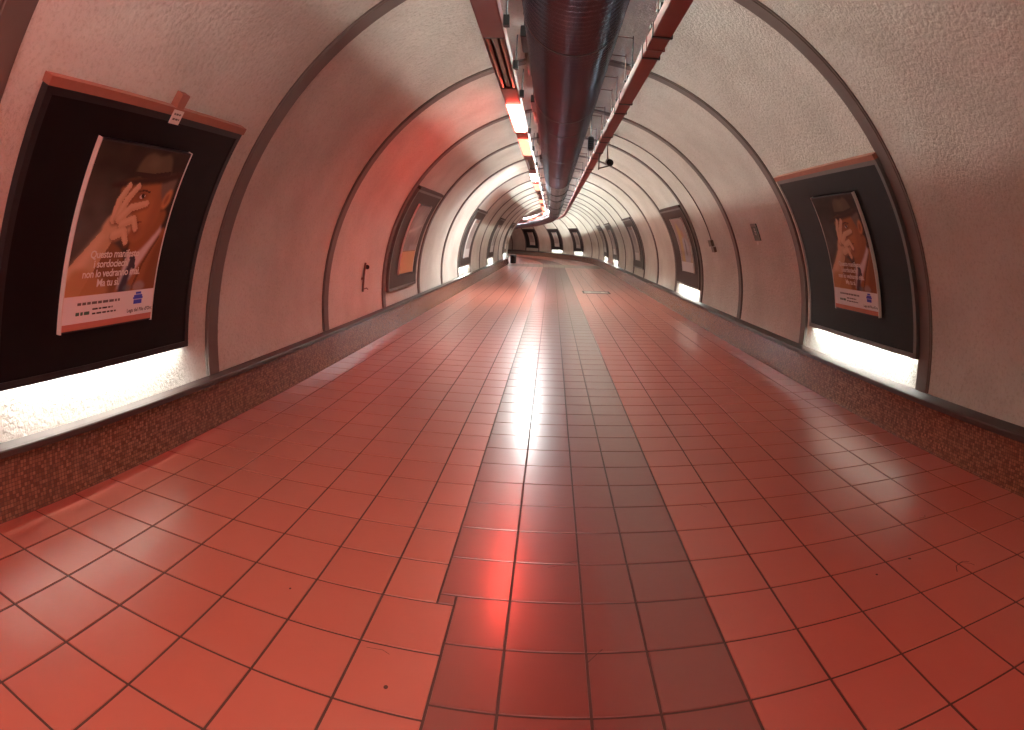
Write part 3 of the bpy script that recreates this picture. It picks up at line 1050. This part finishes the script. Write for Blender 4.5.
for i, s in enumerate(hang):
    t = thing('channel_hanger', path(s, .668, BZ1), 'thin dark hanger rod with a side arm holding the red channel, %s along' % ordw[i], 'hanger rod', 'hanger rods of the red channel')
    hx = .676
    zc = CZ + math.sqrt(RW ** 2 - (hx - CX) ** 2)
    zt = zc - .02
    bm = bmesh.new()
    add_tube(bm, [path(s, hx, BZ1 + .002), path(s, hx, zc + .004)], .0055, 6)
    rod = obj('rod', bm, M['copper'] if i % 2 else M['dark'], t)
    bm = bmesh.new()
    add_tube(bm, [path(s, hx, zt), path(s, .40, zt + .012)], .005, 6)
    obj('arm', bm, M['copper'], t)
    for z in (BZ1 + .03, BZ1 + .12):
        bm = bmesh.new()
        add_tube(bm, [path(s, hx, z), path(s, hx, z + .016)], .014, 8)
        obj('nut', bm, M['dark'], rod)
    bm = bmesh.new()
    add_box(bm, path(s, hx - .012, BZ1 + .017), .075, .05, .03)
    obj('bracket', bm, M['dark'], t)

# ------------------------------------------------------------------ camera on the channel, small things
t = thing('security_camera', path(9.55, .86, 2.70), 'small dark security camera hanging right of the red channel', 'security camera')
bm = bmesh.new()
add_tube(bm, [path(9.52, .875, 2.745), path(9.54, .875, 2.745), path(9.78, .87, 2.79)], [.050, .056, .052], 16)
body = obj('body', bm, M['dark'], t, smooth=True)
bm = bmesh.new()
add_tube(bm, [path(9.505, .875, 2.742), path(9.53, .875, 2.745)], [.026, .030], 14)
obj('lens', bm, M['frame'], body, smooth=True)
bm = bmesh.new()
add_tube(bm, [path(9.66, .845, 2.82), path(9.66, .835, 3.0), path(9.66, .81, CZ + math.sqrt(RW ** 2 - (.81 - CX) ** 2) + .005)], .009, 8)
obj('pole', bm, M['rib'], t)
bm = bmesh.new()
add_tube(bm, [path(9.6, .86, 2.70), path(9.6, .72, 2.66), path(9.6, .70, 2.66)], .010, 8)
add_tube(bm, [path(9.6, .70, 2.63), path(9.6, .705, 2.899)], .010, 8)
obj('arm', bm, M['rib'], t)
t = thing('loudspeaker', path(9.0, .50, 2.85), 'small black loudspeaker box hanging between the duct and the red channel', 'loudspeaker')
bm = bmesh.new()
add_box(bm, path(9.05, .53, 2.95), .085, .16, .20)
bmesh.ops.bevel(bm, geom=bm.edges[:], offset=.012, segments=2, affect='EDGES')
obj('cabinet', bm, M['dark'], t)
bm = bmesh.new()
for z in (2.90, 2.93, 2.96, 2.99):
    add_box(bm, path(8.965, .53, z), .06, .006, .012)
obj('grille', bm, M['frame'], t)
bm = bmesh.new()
add_tube(bm, [path(9.05, .53, 3.04), path(9.05, .53, CZ + math.sqrt(RW ** 2 - (.53 - CX) ** 2) + .005)], .008, 6)
obj('rod', bm, M['dark'], t)

# pipe with a valve on the left wall
t = thing('standpipe', wp(-1, 7.78, 0.3, .0), 'thin brown pipe with a black knob on the left wall beyond the second rib', 'pipe')
bm = bmesh.new()
add_tube(bm, [wp(-1, 7.76, .2 + i * 2.1, .022) for i in range(5)], .014, 8)
pipe = obj('pipe', bm, M['copper'], t, smooth=True)
bm = bmesh.new()
bmesh.ops.create_uvsphere(bm, u_segments=12, v_segments=8, radius=.032, matrix=Matrix.Translation(wp(-1, 7.84, 7.3, .03)))
obj('knob', bm, M['dark'], pipe, smooth=True)
bm = bmesh.new()
add_tube(bm, [wp(-1, 7.76, .9, .022), wp(-1, 7.86, 1.1, .04), wp(-1, 7.92, .6, .04)], .008, 6)
obj('hook', bm, M['copper'], pipe)
bm = bmesh.new()
add_box(bm, wp(-1, 7.76, 4.0, .008), .016, .07, .03)
obj('wall_clip', bm, M['copper'], t)

# green sign on the right wall
t = thing('wall_sign', wp(1, 7.72, 19, .0), 'small dark green sign plate with white pictogram on the right wall', 'sign')
bm = bmesh.new()
add_arc_box(bm, 1, 7.60, 7.83, 18.9, 24.0, -.002, .012, 1, 3)
plate = obj('plate', bm, M['green'], t)
bm = bmesh.new()
add_arc_box(bm, 1, 7.61, 7.82, 23.2, 23.9, .0115, .014, 1, 1)
obj('upper_strip', bm, M['frame_grey'], t)
bm = bmesh.new()
q = [(.50, .30, .10, .10), (.42, .42, .05, .16), (.52, .47, .05, .12), (.38, .60, .045, .10), (.55, .62, .045, .10), (.62, .45, .09, .03)]
for u, v, w, h in q:
    ee = 24.0 - v * 5.1
    s = 7.83 - u * .23
    add_arc_box(bm, 1, s - w * .115, s + w * .115, ee - h * 2.5, ee + h * 2.5, .0115, .0135, 1, 1)
obj('pictogram', bm, M['white'], plate)
bm = bmesh.new()
add_arc_box(bm, 1, 7.72, 7.80, 17.7, 18.5, -.002, .006, 1, 1)
o = obj('wall_sticker', bm, M['white'])
tag(o, 'tiny white sticker just under the green sign on the right wall', 'sticker')

# conduit and switch box on the right wall
t = thing('switch_box', wp(1, 10.2, 14, 0), 'beige switch box with a conduit running up the right wall to the ceiling', 'switch box')
bm = bmesh.new()
add_tube(bm, [wp(1, 10.14, 18 + i * 3, .012) for i in range(21)], .009, 8)
obj('conduit', bm, M['rib'], t, smooth=True)
bm = bmesh.new()
add_arc_box(bm, 1, 10.07, 10.25, 16.6, 19.0, -.002, .05, 1, 2)
obj('upper_box', bm, M['reflector'], t)
bm = bmesh.new()
add_arc_box(bm, 1, 10.00, 10.16, 14.4, 16.4, -.002, .045, 1, 2)
obj('lower_box', bm, M['reflector'], t)

# hatch in the floor
t = thing('floor_hatch', (1.315, 17.28, 0), 'square metal floor hatch in the tiles right of the dark band', 'floor hatch')
bm = bmesh.new()
for (cx_, cy_, sx, sy) in ((1.315, 16.93, .78, .06), (1.315, 17.63, .78, .06), (.945, 17.28, .05, .76), (1.685, 17.28, .05, .76)):
    add_box(bm, Vector((cx_, cy_, .001)), sx, sy, .008)
obj('frame', bm, M['dark'], t)
bm = bmesh.new()
add_box(bm, Vector((1.315, 17.28, .0005)), .69, .64, .006)
obj('plate', bm, M['steel'], t)
for x in (1.12, 1.51):
    bm = bmesh.new()
    add_box(bm, Vector((x, 17.28, .004)), .10, .20, .006)
    obj('lifting_eye', bm, M['white'], t)

# litter bin at the inner corner of the bend
b0 = path(35.2, -2.18, 0)
t = thing('litter_bin', b0, 'black litter bin against the inner wall at the bend', 'bin')
bm = bmesh.new()
add_tube(bm, [b0 + Vector((0, 0, z)) for z in (0, .02, .42)], [.16, .17, .18], 18)
obj('body', bm, M['dark'], t, smooth=False)
bm = bmesh.new()
add_tube(bm, [b0 + Vector((0, 0, z)) for z in (.42, .45, .49, .51)], [.20, .20, .17, .06], 18)
obj('lid', bm, M['frame'], t, smooth=False)

# cracks and chips in the tiles (dark hairlines a fraction of a millimetre proud)
bm = bmesh.new()


def crack(pts, w):
    for (x0, y0), (x1, y1) in zip(pts, pts[1:]):
        d = Vector((x1 - x0, y1 - y0, 0))
        n = Vector((-d.y, d.x, 0)).normalized() * w / 2
        a, b = Vector((x0, y0, .0006)), Vector((x1, y1, .0006))
        bm.faces.new([bm.verts.new(v) for v in (a - n, a + n * .6, b + n * .6, b - n)])


CR = [([(.03, 2.72), (.09, 2.74), (.13, 2.77), (.175, 2.785)], .0035), ([(.13, 2.77), (.16, 2.735)], .003),
      ([(.175, 2.10), (.20, 2.13), (.235, 2.17)], .004),
      ([(1.845, 2.20), (1.875, 2.245), (1.93, 2.262), (1.955, 2.24)], .005), ([(1.91, 2.262), (1.95, 2.225), (1.955, 2.20)], .004),
      ([(1.90, 3.05), (1.95, 3.07), (1.98, 3.05)], .004), ([(2.02, 2.77), (2.06, 2.765), (2.075, 2.79)], .004),
      ([(.17, 3.08), (.175, 3.045)], .004), ([(.88, 3.36), (.93, 3.30)], .003), ([(-.62, 2.05), (-.56, 2.055), (-.53, 2.04)], .0025)]
for p, w in CR:
    crack(p, w)
for (x, y, r) in ((-.50, 1.885, .008), (-1.03, 2.27, .005), (1.72, 2.42, .008), (1.50, 2.37, .006), (.72, 1.62, .006), (-1.55, 1.75, .004)):
    f = [bm.verts.new(Vector((x + r * math.cos(i * PI / 4), y + r * 1.2 * math.sin(i * PI / 4), .0006))) for i in range(8)]
    bm.faces.new(f)
o = obj('tile_cracks', bm, M['grout'])
tag(o, 'dark hairline cracks and chips scattered over the near floor tiles', 'cracks', kind='stuff')

# ------------------------------------------------------------------ world, camera, colour
w = bpy.data.worlds.new('world')
w.use_nodes = True
w.node_tree.nodes['Background'].inputs['Color'].default_value = (0.9, 0.75, 0.65, 1)
w.node_tree.nodes['Background'].inputs['Strength'].default_value = 0.15
bpy.context.scene.world = w

F_, PITCH, YAW, ROLL, CY_, H_ = 601.58, .0357, -.0658, -.0305, 258.745, 1.5136
cam = bpy.data.cameras.new('camera')
cam.type = 'PANO'
cam.panorama_type = 'CENTRAL_CYLINDRICAL'
cam.central_cylindrical_range_u_min = -512 / F_
cam.central_cylindrical_range_u_max = 512 / F_
cam.central_cylindrical_range_v_min = -(730 - CY_) / F_
cam.central_cylindrical_range_v_max = CY_ / F_
cam.central_cylindrical_radius = 1.0
cam.clip_start = .01
co = bpy.data.objects.new('camera', cam)
C.objects.link(co)
cp, sp, cy, sy, cr, sr = math.cos(PITCH), math.sin(PITCH), math.cos(YAW), math.sin(YAW), math.cos(ROLL), math.sin(ROLL)
B = Matrix(((1, 0, 0), (0, 0, 1), (0, 1, 0)))
Ry = Matrix(((cy, 0, -sy), (0, 1, 0), (sy, 0, cy)))
Rp = Matrix(((1, 0, 0), (0, cp, sp), (0, -sp, cp)))
Rr = Matrix(((cr, -sr, 0), (sr, cr, 0), (0, 0, 1)))
RM = Rr @ Rp @ Ry @ B
m3 = Matrix((RM[0], RM[1], -RM[2])).transposed()
co.matrix_world = Matrix.Translation((0, 0, H_)) @ m3.to_4x4()
sc = bpy.context.scene
sc.camera = co
sc.view_settings.view_transform = 'Standard'
sc.view_settings.look = 'None'
sc.view_settings.gamma = 1
sc.view_settings.use_curve_mapping = False
sc.view_settings.exposure = 1.56
sc.cycles.sample_clamp_indirect = 6.0
